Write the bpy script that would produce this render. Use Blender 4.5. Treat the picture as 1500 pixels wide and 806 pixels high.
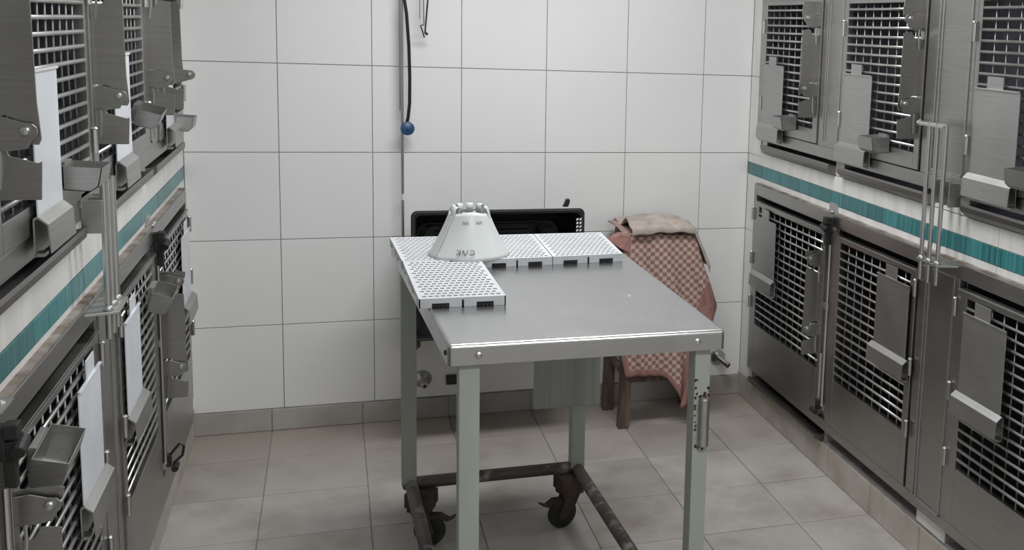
import bpy, bmesh, math, random
from mathutils import Vector, Matrix
random.seed(7)
C = bpy.context.scene.collection
for o in list(bpy.data.objects): bpy.data.objects.remove(o)
scene = bpy.context.scene
PI = math.pi
XR = 2.2049            # inner face of the right-hand tiled wall (left one is x=0, back one y=0)

# ------------------------------------------------------------------ camera
cam_d = bpy.data.cameras.new('camera'); cam = bpy.data.objects.new('camera', cam_d); C.objects.link(cam)
RM = ((0.9367243, 0.3498165, 0.0132670), (-0.3476546, 0.9251557, 0.1523918), (0.0410352, -0.1473614, 0.9882311))
M = Matrix.Identity(4)
for r in range(3):
    M[r][0] = RM[r][0]; M[r][1] = RM[r][2]; M[r][2] = -RM[r][1]
M[0][3], M[1][3], M[2][3] = 0.50596, -4.43879, 1.59514
cam.matrix_world = M
cam_d.sensor_width = 36; cam_d.sensor_fit = 'HORIZONTAL'
cam_d.lens = 1608.8 / 1500 * 36
cam_d.shift_x = (750 - 1087.23) / 1500
cam_d.shift_y = (289.12 - 403) / 1500
cam_d.clip_start = 0.05
scene.camera = cam

# ------------------------------------------------------------------ world, lamps, exposure
w = bpy.data.worlds.new('world'); scene.world = w; w.use_nodes = True
w.node_tree.nodes['Background'].inputs[0].default_value = (0.75, 0.85, 1, 1)
w.node_tree.nodes['Background'].inputs[1].default_value = 0.15
scene.view_settings.view_transform = 'Standard'; scene.view_settings.look = 'None'
scene.view_settings.gamma = 1; scene.view_settings.use_curve_mapping = False
scene.view_settings.exposure = 0.2
def area_light(name, loc, sx, sy, power, col):
    l = bpy.data.lights.new(name, 'AREA'); l.shape = 'RECTANGLE'; l.size = sx; l.size_y = sy; l.energy = power; l.color = col
    o = bpy.data.objects.new(name, l); C.objects.link(o); o.location = loc
    return o
LCOL = (1.0, 1.0, 0.995)
area_light('ceiling_lamp_light', (1.22, -1.35, 2.46), 1.15, 0.30, 27, LCOL)
area_light('ceiling_lamp_light', (1.2, -3.9, 2.46), 1.15, 0.30, 24, LCOL)

# ------------------------------------------------------------------ materials
def nm(name):
    m = bpy.data.materials.new(name); m.use_nodes = True
    nt = m.node_tree; b = nt.nodes['Principled BSDF']
    return m, nt, b
def ramp(nt, fac, stops):
    r = nt.nodes.new('ShaderNodeValToRGB'); e = r.color_ramp.elements
    e[0].position, e[0].color = stops[0][0], (*stops[0][1], 1); e[1].position, e[1].color = stops[-1][0], (*stops[-1][1], 1)
    for p, c in stops[1:-1]:
        n = e.new(p); n.color = (*c, 1)
    nt.links.new(fac, r.inputs[0]); return r.outputs[0]
def noise(nt, scale=(1, 1, 1), s=5, detail=3, rough=.5, coord='Object', rot=(0,0,0)):
    t = nt.nodes.new('ShaderNodeTexCoord'); mp = nt.nodes.new('ShaderNodeMapping'); mp.inputs['Scale'].default_value = scale
    mp.inputs['Rotation'].default_value = rot
    n = nt.nodes.new('ShaderNodeTexNoise'); n.inputs['Scale'].default_value = s; n.inputs['Detail'].default_value = detail
    n.inputs['Roughness'].default_value = rough
    if coord == 'World':
        g = nt.nodes.new('ShaderNodeNewGeometry'); nt.links.new(g.outputs['Position'], mp.inputs[0])
    else: nt.links.new(t.outputs[coord], mp.inputs[0])
    nt.links.new(mp.outputs[0], n.inputs['Vector']); return n.outputs['Fac']
def bump(nt, b, h, strength=.1, dist=.002):
    n = nt.nodes.new('ShaderNodeBump'); n.inputs['Strength'].default_value = strength; n.inputs['Distance'].default_value = dist
    nt.links.new(h, n.inputs['Height']); nt.links.new(n.outputs[0], b.inputs['Normal'])
def simple(name, c0, c1=None, rough=.5, metal=0, s=6, scale=(1, 1, 1), bmp=0, spec=.5, coord='World', detail=3, lo=.35, hi=.65):
    m, nt, b = nm(name)
    if c1:
        f = noise(nt, scale, s, detail, coord=coord)
        nt.links.new(ramp(nt, f, [(lo, c0), (hi, c1)]), b.inputs['Base Color'])
        if bmp: bump(nt, b, f, bmp)
    else: b.inputs['Base Color'].default_value = (*c0, 1)
    b.inputs['Roughness'].default_value = rough; b.inputs['Metallic'].default_value = metal
    b.inputs['Specular IOR Level'].default_value = spec
    return m
def steel(name, base, rough, streak=(1, 1, 30), var=.12, bp=.04):
    m, nt, b = nm(name)
    f = noise(nt, streak, 6, 4, .6, 'World'); g = noise(nt, (1, 1, 1), 3, 3, .5, 'World')
    lo = tuple(x * (1 - var) for x in base); hi = tuple(min(1, x * (1 + var)) for x in base)
    mx = nt.nodes.new('ShaderNodeMath'); mx.operation = 'ADD'; nt.links.new(f, mx.inputs[0]); nt.links.new(g, mx.inputs[1])
    m2 = nt.nodes.new('ShaderNodeMath'); m2.operation = 'MULTIPLY'; m2.inputs[1].default_value = .5; nt.links.new(mx.outputs[0], m2.inputs[0])
    nt.links.new(ramp(nt, m2.outputs[0], [(.35, lo), (.65, hi)]), b.inputs['Base Color'])
    rr = nt.nodes.new('ShaderNodeMapRange'); rr.inputs[1].default_value = .3; rr.inputs[2].default_value = .7
    rr.inputs[3].default_value = rough - .06; rr.inputs[4].default_value = rough + .08
    nt.links.new(g, rr.inputs[0]); nt.links.new(rr.outputs[0], b.inputs['Roughness'])
    b.inputs['Metallic'].default_value = 1
    if bp: bump(nt, b, f, bp, .001)
    return m
M_steel = steel('brushed_steel', (.40, .395, .385), .36)
M_plate = steel('plate_steel', (.46, .46, .455), .46)
M_shaded_in = steel('shaded_inner_steel', (.26, .26, .265), .40)  # interior steel darkened for the shade inside the lower cages
M_lit_in = steel('lit_inner_steel', (.62, .63, .66), .24, (1, 1, 1), .25, .9)  # same interior steel lightened for bright reflections in the upper cages
M_upright = steel('dimmed_bar_steel', (.30, .30, .30), .5, (1, 1, 1), .05)  # darkened so the uprights look dim behind the cross bars
M_rod = steel('polished_steel', (.58, .58, .57), .37, (1, 1, 1), .05)
M_top = steel('table_steel', (.50, .505, .51), .25, (1, 1, 1), .03, 0)
M_tray = steel('tray_steel', (.26, .25, .24), .38)
M_rib = simple('highlight_black_rib', (.055, .055, .06), None, .25)  # lightened black, paints highlights on the crate's ribs and edges
M_black = simple('black_plastic', (.006, .006, .007), (.012, .012, .014), .3, s=20)
M_blackrub = simple('black_rubber', (.01, .01, .01), (.02, .02, .02), .6, s=30)
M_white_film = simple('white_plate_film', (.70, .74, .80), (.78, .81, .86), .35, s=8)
M_grout = simple('grout', (.26, .255, .245), (.36, .35, .335), .9, s=20)
M_walltile = simple('white_tile', (.82, .83, .835), (.86, .87, .875), .22, s=1.6, spec=.45)
M_sidetile = simple('cream_white_tile', (.74, .735, .715), (.84, .84, .825), .28, s=7, scale=(1, 3, .6))
M_ledge_tint = simple('ledge_reflection_dirt', (.16, .125, .10), (.34, .31, .28), .8, s=14)  # brown-beige tint painting reflection and dirt on the ledge
M_paint = simple('ceiling_paint', (.78, .78, .77), (.8, .8, .79), .9, s=3)
M_farwall = simple('far_wall_paint', (.76, .76, .74), (.80, .80, .78), .8, s=2)
M_green = None
def floor_mat():
    m, nt, b = nm('marble_floor_tile')
    oi = nt.nodes.new('ShaderNodeObjectInfo')
    f = noise(nt, (1, 1, 1), 4.5, 6, .62, 'World'); f2 = noise(nt, (1, 1, 1), 22, 3, .6, 'World')
    c = ramp(nt, f, [(.30, (.31, .282, .255)), (.45, (.38, .357, .33)), (.52, (.42, .40, .375)), (.75, (.48, .465, .44))])
    # a dull brown stain near the wall at the back left, and grime specks
    g = nt.nodes.new('ShaderNodeNewGeometry'); sep = nt.nodes.new('ShaderNodeSeparateXYZ'); nt.links.new(g.outputs['Position'], sep.inputs[0])
    mr = nt.nodes.new('ShaderNodeMapRange'); mr.inputs[1].default_value = -.75; mr.inputs[2].default_value = -.05
    nt.links.new(sep.outputs['Y'], mr.inputs[0])
    mu = nt.nodes.new('ShaderNodeMath'); mu.operation = 'MULTIPLY'; nt.links.new(mr.outputs[0], mu.inputs[0]); nt.links.new(f, mu.inputs[1])
    mx = nt.nodes.new('ShaderNodeMixRGB'); mx.blend_type = 'MIX'; nt.links.new(mu.outputs[0], mx.inputs[0]); nt.links.new(c, mx.inputs[1])
    mx.inputs[2].default_value = (.33, .26, .21, 1)
    h = nt.nodes.new('ShaderNodeHueSaturation'); mv = nt.nodes.new('ShaderNodeMapRange')
    mv.inputs[3].default_value = .90; mv.inputs[4].default_value = 1.06
    nt.links.new(oi.outputs['Random'], mv.inputs[0]); nt.links.new(mv.outputs[0], h.inputs['Value']); nt.links.new(mx.outputs[0], h.inputs['Color'])
    sp = ramp(nt, f2, [(.22, (.55, .55, .55)), (.30, (1, 1, 1))])
    mm = nt.nodes.new('ShaderNodeMixRGB'); mm.blend_type = 'MULTIPLY'; mm.inputs[0].default_value = .7
    nt.links.new(h.outputs[0], mm.inputs[1]); nt.links.new(sp, mm.inputs[2])
    nt.links.new(mm.outputs[0], b.inputs['Base Color']); b.inputs['Roughness'].default_value = .38
    return m
M_floor = floor_mat()
M_skirt = simple('skirting_tile', (.34, .325, .30), (.46, .445, .42), .4, s=5, detail=5)
M_skirt_w = simple('worn_skirting_tile', (.38, .34, .295), (.52, .49, .45), .45, s=6, detail=5)
def band_mat():
    m, nt, b = nm('teal_glass_tile')
    f = noise(nt, (0, 46, 0), 1.6, 3, .75, 'World'); oi = nt.nodes.new('ShaderNodeObjectInfo')
    c = ramp(nt, f, [(.34, (.012, .10, .105)), (.5, (.035, .19, .195)), (.62, (.07, .26, .26)), (.7, (.18, .40, .39))])
    f2 = noise(nt, (0, 60, 0), 1.1, 2, .5, 'World'); hm = nt.nodes.new('ShaderNodeMapRange'); hm.inputs[1].default_value = .35; hm.inputs[2].default_value = .65; hm.inputs[3].default_value = .485; hm.inputs[4].default_value = .535
    h = nt.nodes.new('ShaderNodeHueSaturation'); nt.links.new(f2, hm.inputs[0]); nt.links.new(hm.outputs[0], h.inputs['Hue']); mv = nt.nodes.new('ShaderNodeMapRange'); mv.inputs[3].default_value = .85; mv.inputs[4].default_value = 1.3
    nt.links.new(oi.outputs['Random'], mv.inputs[0]); nt.links.new(mv.outputs[0], h.inputs['Value']); nt.links.new(c, h.inputs['Color'])
    nt.links.new(h.outputs[0], b.inputs['Base Color']); b.inputs['Roughness'].default_value = .3
    return m
M_band = band_mat()
def chipped(name, paint, paint2, rust, lo=.30, hi=.34, s=26):
    m, nt, b = nm(name)
    f = noise(nt, (1, 1, .5), s, 4, .65, 'World'); f2 = noise(nt, (1, 1, .3), 5, 3, .5, 'World')
    p = ramp(nt, f2, [(.35, paint), (.65, paint2)]); k = ramp(nt, f, [(lo, (1, 1, 1)), (hi, (0, 0, 0))])
    mx = nt.nodes.new('ShaderNodeMixRGB'); nt.links.new(k, mx.inputs[0]); nt.links.new(p, mx.inputs[1]); mx.inputs[2].default_value = (*rust, 1)
    nt.links.new(mx.outputs[0], b.inputs['Base Color']); b.inputs['Roughness'].default_value = .5; bump(nt, b, f, .2)
    return m
M_leg = chipped('grey_green_paint', (.33, .36, .325), (.40, .43, .39), (.05, .028, .018), .27, .30)
M_pipe = chipped('rusty_pipe', (.045, .033, .029), (.12, .095, .082), (.26, .25, .24), .36, .44, 14)
M_rust = simple('rusty_iron', (.030, .020, .016), (.085, .058, .046), .8, s=22, bmp=.3)
M_rustspot = simple('rust_stain', (.06, .022, .012), (.12, .05, .03), .9, s=60)
M_wood = simple('worn_wood', (.05, .03, .022), (.15, .11, .08), .65, s=9, scale=(3, 3, .6), bmp=.2)
M_mat = simple('white_mat_plastic', (.57, .59, .62), (.62, .64, .67), .4, s=10)
def cone_mat():
    m, nt, b = nm('milky_plastic'); b.inputs['Base Color'].default_value = (.67, .71, .705, 1); b.inputs['Roughness'].default_value = .28
    b.inputs['Subsurface Weight'].default_value = .0; b.inputs['Transmission Weight'].default_value = .12
    return m
M_cone = cone_mat()
M_marker = simple('marker_ink', (.03, .035, .05), None, .6)
M_blue = simple('blue_plastic', (.02, .07, .16), (.03, .10, .22), .4, s=20)
M_white = simple('white_plastic', (.8, .8, .8), None, .4)
M_cable = simple('black_cable', (.012, .012, .014), None, .45)
M_brass = steel('old_chrome', (.50, .49, .47), .3, (1, 1, 1), .1)
M_film = simple('grey_green_panel', (.29, .31, .28), (.35, .37, .34), .6, s=3, scale=(30, 1, .4))
M_beige = simple('beige_cloth', (.40, .34, .305), (.50, .435, .395), .9, s=30, bmp=.3)
def towel_mat():
    m, nt, b = nm('checked_towel')
    tc = nt.nodes.new('ShaderNodeTexCoord'); mp = nt.nodes.new('ShaderNodeMapping'); nt.links.new(tc.outputs['UV'], mp.inputs[0])
    ck = nt.nodes.new('ShaderNodeTexChecker'); ck.inputs['Scale'].default_value = 1
    ck.inputs['Color1'].default_value = (.30, .165, .145, 1); ck.inputs['Color2'].default_value = (.54, .42, .375, 1)
    n = nt.nodes.new('ShaderNodeTexNoise'); n.inputs['Scale'].default_value = 2.2
    ad = nt.nodes.new('ShaderNodeVectorMath'); ad.operation = 'MULTIPLY_ADD'; ad.inputs[1].default_value = (.35, .35, 0)
    nt.links.new(tc.outputs['UV'], n.inputs['Vector']); nt.links.new(n.outputs['Color'], ad.inputs[0]); nt.links.new(mp.outputs[0], ad.inputs[2])
    nt.links.new(ad.outputs[0], ck.inputs['Vector'])
    at = nt.nodes.new('ShaderNodeAttribute'); at.attribute_name = 'border'
    mx = nt.nodes.new('ShaderNodeMixRGB'); nt.links.new(at.outputs['Fac'], mx.inputs[0]); nt.links.new(ck.outputs['Color'], mx.inputs[1]); mx.inputs[2].default_value = (.33, .175, .155, 1)
    nt.links.new(mx.outputs[0], b.inputs['Base Color']); b.inputs['Roughness'].default_value = .95
    f = noise(nt, (1, 1, 1), 300, 2, .5, 'World'); bump(nt, b, f, .5)
    return m
M_towel = towel_mat()
M_hem = simple('pink_hem', (.33, .17, .15), (.42, .24, .21), .95, s=40)

# ------------------------------------------------------------------ helpers
ORG = {}
def org(o): return ORG.get(o.name, Vector((0, 0, 0))) if o else Vector((0, 0, 0))
def thing(name, label, cat, loc, group=None, kind=None):
    o = bpy.data.objects.new(name, None); C.objects.link(o); o.location = loc; o.empty_display_size = .05
    ORG[o.name] = Vector(loc)
    if label: o['label'] = label
    if cat: o['category'] = cat
    if group: o['group'] = group
    if kind: o['kind'] = kind
    return o
def link(name, me, parent, loc=None, wo=None):
    """wo = world origin of the object"""
    o = bpy.data.objects.new(name, me); C.objects.link(o)
    wo = Vector(wo) if wo is not None else org(parent)
    o.parent = parent; o.location = wo - org(parent); ORG[o.name] = wo
    return o
def obj(name, bm, mat, parent=None, wo=None, smooth=False, bevel=0, label=None):
    wo_ = Vector(wo) if wo is not None else org(parent)
    bmesh.ops.recalc_face_normals(bm, faces=bm.faces)
    bmesh.ops.translate(bm, verts=bm.verts, vec=-wo_)
    me = bpy.data.meshes.new(name); bm.to_mesh(me); bm.free()
    if mat: me.materials.append(mat)
    if smooth:
        for p in me.polygons: p.use_smooth = True
    o = link(name, me, parent, wo=wo_)
    if bevel:
        b = o.modifiers.new('bevel', 'BEVEL'); b.width = bevel; b.segments = 2; b.limit_method = 'ANGLE'; b.angle_limit = .6
    if smooth:
        try:
            e = o.modifiers.new('es', 'EDGE_SPLIT'); e.split_angle = .7
        except Exception: pass
    if label: o['label'] = label
    return o
def tag(o, label, cat, group=None, kind=None):
    if label: o['label'] = label
    if cat: o['category'] = cat
    if group: o['group'] = group
    if kind: o['kind'] = kind
    return o
def B(): return bmesh.new()
def box(bm, x0, x1, y0, y1, z0, z1):
    v = [bm.verts.new(p) for p in ((x0, y0, z0), (x1, y0, z0), (x1, y1, z0), (x0, y1, z0), (x0, y0, z1), (x1, y0, z1), (x1, y1, z1), (x0, y1, z1))]
    for f in ((0, 3, 2, 1), (4, 5, 6, 7), (0, 1, 5, 4), (1, 2, 6, 5), (2, 3, 7, 6), (3, 0, 4, 7)): bm.faces.new([v[i] for i in f])
def P(sd, s, o, z): return Vector((o if sd == 'L' else XR - o, -s, z))
def sbox(bm, sd, s0, s1, o0, o1, z0, z1):
    a = P(sd, s0, o0, z0); b = P(sd, s1, o1, z1)
    box(bm, min(a.x, b.x), max(a.x, b.x), min(a.y, b.y), max(a.y, b.y), z0, z1)
def prism(bm, pts, vec):
    """polygon (list of Vectors) swept along vec"""
    vec = Vector(vec)
    a = [bm.verts.new(p) for p in pts]; b = [bm.verts.new(Vector(p) + vec) for p in pts]
    bm.faces.new(a); bm.faces.new(b[::-1]); n = len(a)
    for i in range(n): bm.faces.new((a[i], b[i], b[(i + 1) % n], a[(i + 1) % n]))
def cyl(bm, a, b, r, n=10, r2=None, caps=True):
    a, b = Vector(a), Vector(b); d = (b - a).normalized(); r2 = r if r2 is None else r2
    u = d.orthogonal().normalized(); v = d.cross(u)
    A = [bm.verts.new(a + (u * math.cos(2 * PI * i / n) + v * math.sin(2 * PI * i / n)) * r) for i in range(n)]
    Bv = [bm.verts.new(b + (u * math.cos(2 * PI * i / n) + v * math.sin(2 * PI * i / n)) * r2) for i in range(n)]
    for i in range(n): bm.faces.new((A[i], A[(i + 1) % n], Bv[(i + 1) % n], Bv[i]))
    if caps: bm.faces.new(A[::-1]); bm.faces.new(Bv)
def tube(bm, pts, r, n=8):
    pts = [Vector(p) for p in pts]; rings = []
    u = None
    for i, p in enumerate(pts):
        d = ((pts[min(i + 1, len(pts) - 1)] - pts[max(i - 1, 0)])).normalized()
        if u is None: u = d.orthogonal().normalized()
        u = (u - d * u.dot(d)).normalized(); v = d.cross(u)
        rings.append([bm.verts.new(p + (u * math.cos(2 * PI * k / n) + v * math.sin(2 * PI * k / n)) * r) for k in range(n)])
    for a, b in zip(rings, rings[1:]):
        for k in range(n): bm.faces.new((a[k], a[(k + 1) % n], b[(k + 1) % n], b[k]))
    bm.faces.new(rings[0][::-1]); bm.faces.new(rings[-1])
def lathe(bm, c, axis, prof, n=20):
    """prof: list of (radius, height along axis)"""
    c, ax = Vector(c), Vector(axis).normalized(); u = ax.orthogonal().normalized(); v = ax.cross(u); rings = []
    for r, h in prof:
        r = max(r, 1e-4)
        rings.append([bm.verts.new(c + ax * h + (u * math.cos(2 * PI * k / n) + v * math.sin(2 * PI * k / n)) * r) for k in range(n)])
    for a, b in zip(rings, rings[1:]):
        for k in range(n): bm.faces.new((a[k], a[(k + 1) % n], b[(k + 1) % n], b[k]))
    bm.faces.new(rings[0][::-1]); bm.faces.new(rings[-1])

# ------------------------------------------------------------------ setting
TW, TH, Z0 = .333, .3324, .0865
YF = -5.4; ZC = 2.5
def tile_set(parent, mat, rects, plane, gap=.0018, th=.004, name='tile', jitter=.0003):
    """rects: (a0,a1,b0,b1); plane: function(a,b,d)->Vector, d = height out of the backing. Edges get a small bevel."""
    cache = {}
    for a0, a1, b0, b1 in rects:
        if a1 - a0 < .008 or b1 - b0 < .008: continue
        key = (round(a1 - a0, 4), round(b1 - b0, 4))
        ca, cb = (a0 + a1) / 2, (b0 + b1) / 2; c = plane(ca, cb, 0)
        if key not in cache:
            bm = B(); ha, hb = (a1 - a0) / 2 - gap, (b1 - b0) / 2 - gap; e = .0007
            rings = []
            for (i, d) in ((0, 0), (0, th - e), (e, th)):
                rings.append([bm.verts.new(plane(ca + sa * (ha - i), cb + sb * (hb - i), d) - c) for sa, sb in ((-1, -1), (1, -1), (1, 1), (-1, 1))])
            for p, q in zip(rings, rings[1:]):
                for k in range(4): bm.faces.new((p[k], p[(k + 1) % 4], q[(k + 1) % 4], q[k]))
            bm.faces.new(rings[-1]); bm.faces.new(rings[0][::-1])
            bmesh.ops.recalc_face_normals(bm, faces=bm.faces)
            me = bpy.data.meshes.new(name); bm.to_mesh(me); bm.free(); me.materials.append(mat); cache[key] = me
        j = plane(ca, cb, random.uniform(-jitter, jitter)) - c
        link(name, cache[key], parent, wo=c + j)
def cuts(a0, a1, start, step):
    e = [a0]; x = start
    while x < a0 + 1e-6: x += step
    while x < a1 - 1e-6: e.append(x); x += step
    e.append(a1); return list(zip(e, e[1:]))

# floor
bm = B(); box(bm, -.7, XR + .7, YF, .1, -.08, -.004)
floor = tag(obj('floor', bm, M_grout, None, (XR / 2, -2.5, -.004)), None, None, kind='structure')
rects = [(a, b, c, d) for a, b in cuts(0, XR, .277 - .3318 * 2, .3318) for c, d in cuts(YF, 0, -.2966 - .3354 * 30, .3354)]
tile_set(floor, M_floor, rects, lambda a, b, d: Vector((a, b, -.004 + d)), gap=.0017)
# ceiling
bm = B(); box(bm, -.7, XR + .7, YF - .1, .1, ZC, ZC + .1)
tag(obj('ceiling', bm, M_paint, None, (XR / 2, -2.5, ZC)), None, None, kind='structure')
# back wall
bm = B(); box(bm, -.7, XR + .7, .004, .15, 0, ZC)
wb = tag(obj('wall_back', bm, M_grout, None, (XR / 2, .004, 0)), None, None, kind='structure')
rects = [(a, b, c, d) for a, b in cuts(0, XR, -.0113, TW) for c, d in cuts(Z0, ZC, Z0, TH)]
tile_set(wb, M_walltile, rects, lambda a, b, d: Vector((a, .004 - d, b)), gap=.0014)
bm = B(); box(bm, 0, XR, -.006, .004, 0, Z0)
sk = tag(obj('baseboard_back', bm, M_grout, None, (XR / 2, 0, 0)), None, None, kind='structure')
tile_set(sk, M_skirt, [(a, b, 0, Z0) for a, b in cuts(0, XR, .277 - .3318 * 2, .3318)], lambda a, b, d: Vector((a, -.006 - d, b)))
# front wall behind the camera
bm = B(); box(bm, -.7, XR + .7, YF - .1, YF, 0, ZC)
tag(obj('wall_front', bm, M_farwall, None, (XR / 2, YF, 0)), None, None, kind='structure')
SEND = 5.35      # length of the side walls and of the cage banks' wall openings
LOW0, LOW1, UP0, UP1 = .166, .970, 1.158, 2.02
CE = 3.35       # cage banks run from s=.14 to s=CE
OPN = [(.20, .90), (.925, 1.60), (1.77, 2.42), (2.50, 3.2)]           # tray openings under the doors
UOPS = {'R': [(.215, .885), (.955, 1.56), (1.775, 2.44), (2.52, 3.2)], 'L': [(.215, .885), (.955, 1.60), (1.88, 2.53), (2.62, 3.2)]}
SJ = [0, .143, .496, .963, 1.446, 1.932, 2.41, 2.89, 3.37, 3.85, 4.33, 4.81, SEND]
for sd, nmn in (('L', 'left'), ('R', 'right')):
    UOP = UOPS[sd]
    bz0, bz1 = (.987, 1.034) if sd == 'L' else (.996, 1.046)
    bm = B()
    T = -.12
    sbox(bm, sd, 0, .16, T, -.004, 0, ZC)
    sbox(bm, sd, CE - .02, SEND, T, -.004, 0, ZC)
    sbox(bm, sd, .16, CE - .02, T, -.004, 0, .112)
    sbox(bm, sd, .16, CE - .02, T, -.004, LOW1 - .01, 1.104)
    sbox(bm, sd, .16, CE - .02, T, -.004, UP1, ZC)
    e = .16
    for a, b in OPN + [(CE - .02, 0)]:
        if a - e > .01: sbox(bm, sd, e, a, T, -.004, .112, .16)
        e = b
    e = .16
    for a, b in UOP + [(CE - .02, 0)]:
        if a - e > .01: sbox(bm, sd, e, a, T, -.004, 1.104, 1.165)
        e = b
    wl = tag(obj('wall_' + nmn, bm, M_grout, None, P(sd, 2.5, -.004, 0)), None, None, kind='structure')
    pl = lambda a, b, d, sd=sd: P(sd, a, -.004 + d, b)
    R_ = []
    zj = [Z0, .419, .7513, LOW1]
    R_ += [(0, .148, a, b) for a, b in zip(zj, zj[1:])]
    R_ += [(0, .148, LOW1, 1.0837), (0, .148, 1.0837, 1.416), (0, .148, 1.416, 1.7487), (0, .148, 1.7487, 2.081), (0, .148, 2.081, ZC)]
    R_ = [r for r in R_ if not (r[2] >= LOW1 - .001 and r[3] < 1.09)]
    R_ += [(a, b, LOW1 - .008, bz0) for a, b in zip(SJ, SJ[1:])]
    R_ += [(a, b, bz1, 1.0837 if b <= .15 else 1.103) for a, b in zip(SJ, SJ[1:])]
    e = .16
    for a, b in UOP + [(CE - .02, 0)]:
        if a - e > .01: R_.append((e, a, 1.104, 1.157))
        e = b
    e = .16
    for a, b in OPN + [(CE - .02, 0)]:
        if a - e > .05: R_.append((e, a, .112, .154))
        e = b
    sj2 = [x for x in SJ if x > .1]
    R_ += [(a, b, UP1, 2.081 + .2) for a, b in zip([.148] + SJ[2:8], SJ[2:8] + [CE])]
    R_ += [(a, b, c, d) for a, b in cuts(CE, SEND, CE, .46) for c, d in cuts(Z0, bz0, Z0, TH)] + [(a, b, c, d) for a, b in cuts(CE, SEND, CE, .46) for c, d in cuts(1.103, ZC, 1.103, TH)]
    tile_set(wl, M_sidetile, R_, pl, gap=.001, th=.004)
    # decorative teal band
    bm = B(); sbox(bm, sd, .02, SEND, -.004, -.001, bz0, bz1)
    tb = tag(obj('trim_1' if sd == 'L' else 'trim_2', bm, M_grout, None, P(sd, 2.5, -.004, bz0)), None, None, kind='structure')
    step = .305 if sd == 'L' else .099
    tile_set(tb, M_band, [(a, b, bz0, bz1) for a, b in cuts(.02, SEND, .075, step)], lambda a, b, d, sd=sd: P(sd, a, -.001 + d, b), gap=.0008, th=.003, name='decorative_tile')
    # skirting: a tiled step under the cages
    bm = B(); sbox(bm, sd, 0, SEND, -.05, .004, 0, .105)
    bb = tag(obj('baseboard_' + nmn, bm, M_grout, None, P(sd, 2.5, .004, 0)), None, None, kind='structure')
    tile_set(bb, M_skirt_w, [(a, b, 0, .108) for a, b in cuts(0, SEND, .2966 - .3354, .3354)], lambda a, b, d, sd=sd: P(sd, a, .004 + d, b))

# ------------------------------------------------------------------ cage banks
barcache = {}
def bar(parent, sd, s0, s1, o, z, r, mat, name='bar', vertical=None):
    key = (name, round(s1 - s0, 3), r, vertical, mat.name)
    if key not in barcache:
        bm = B()
        if vertical: cyl(bm, (0, 0, 0), (0, 0, vertical), r, 6)
        else: cyl(bm, (0, 0, 0), (0, -(s1 - s0), 0), r, 8)
        bmesh.ops.recalc_face_normals(bm, faces=bm.faces)
        me = bpy.data.meshes.new(name); bm.to_mesh(me); bm.free(); me.materials.append(mat)
        for p in me.polygons: p.use_smooth = True
        barcache[key] = me
    return link(name, barcache[key], parent, wo=P(sd, s0, o, z))
def card_plate(d, sd, s0, s1, z0, z1, white, lipz0, ls0, ls1, tabz):
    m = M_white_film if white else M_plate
    bm = B(); sbox(bm, sd, s0, s1, .033, .036, z0, z1); sbox(bm, sd, s0, s1, .033, .0395, z1 - .004, z1 + .001)
    c = (s0 + s1) / 2 - .015
    if tabz: sbox(bm, sd, c - .037, c + .04, .0325, .0355, z1, tabz)
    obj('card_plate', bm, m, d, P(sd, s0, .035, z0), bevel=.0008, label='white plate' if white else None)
    # bent trough that holds the plate
    prof = [(.030, lipz0 + .060), (.037, lipz0 + .064), (.053, lipz0 + .050), (.056, lipz0), (.054, lipz0), (.051, lipz0 + .048), (.037, lipz0 + .060), (.030, lipz0 + .054)]
    bm = B(); prism(bm, [P(sd, ls0, o, z) for o, z in prof], (0, -(ls1 - ls0), 0))
    sbox(bm, sd, ls0, ls1, .030, .0325, lipz0 - .004, lipz0 + .06)
    sbox(bm, sd, ls1 - .03, ls1, .031, .045, lipz0 - .006, lipz0)
    obj('card_trough', bm, M_plate, d, P(sd, ls0, .03, lipz0))
def cup(d, sd, s, z, tilt=0, w=.10, dp=.066, h=.05):
    bm = B(); t = .0016
    o0 = .03
    pr_ = [(o0, z + h), (o0, z), (o0 + dp * .70, z - .004), (o0 + dp * .90, z + .006), (o0 + dp, z + h - .004)]
    inn = [(o0 + t, z + h), (o0 + t, z + t), (o0 + dp * .70, z - .004 + t), (o0 + dp * .90 - t, z + .006 + t), (o0 + dp - t, z + h - .004)]
    poly = pr_ + inn[::-1]
    prism(bm, [P(sd, s - w / 2, o, zz) for o, zz in poly], (0, -w, 0))
    for e in (s - w / 2, s + w / 2 - t):
        prism(bm, [P(sd, e, o, zz) for o, zz in pr_], (0, -t, 0))
    sbox(bm, sd, s - w * .3, s + w * .3, .02, o0 + .001, z + .01, z + h + .006)
    if tilt:
        c = P(sd, s, o0, z); bmesh.ops.rotate(bm, verts=bm.verts, cent=c, matrix=Matrix.Rotation(tilt, 3, 'Y') @ Matrix.Rotation(.12, 3, 'X'))
    obj('feeder_cup', bm, M_plate, d, P(sd, s, o0, z))
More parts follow.
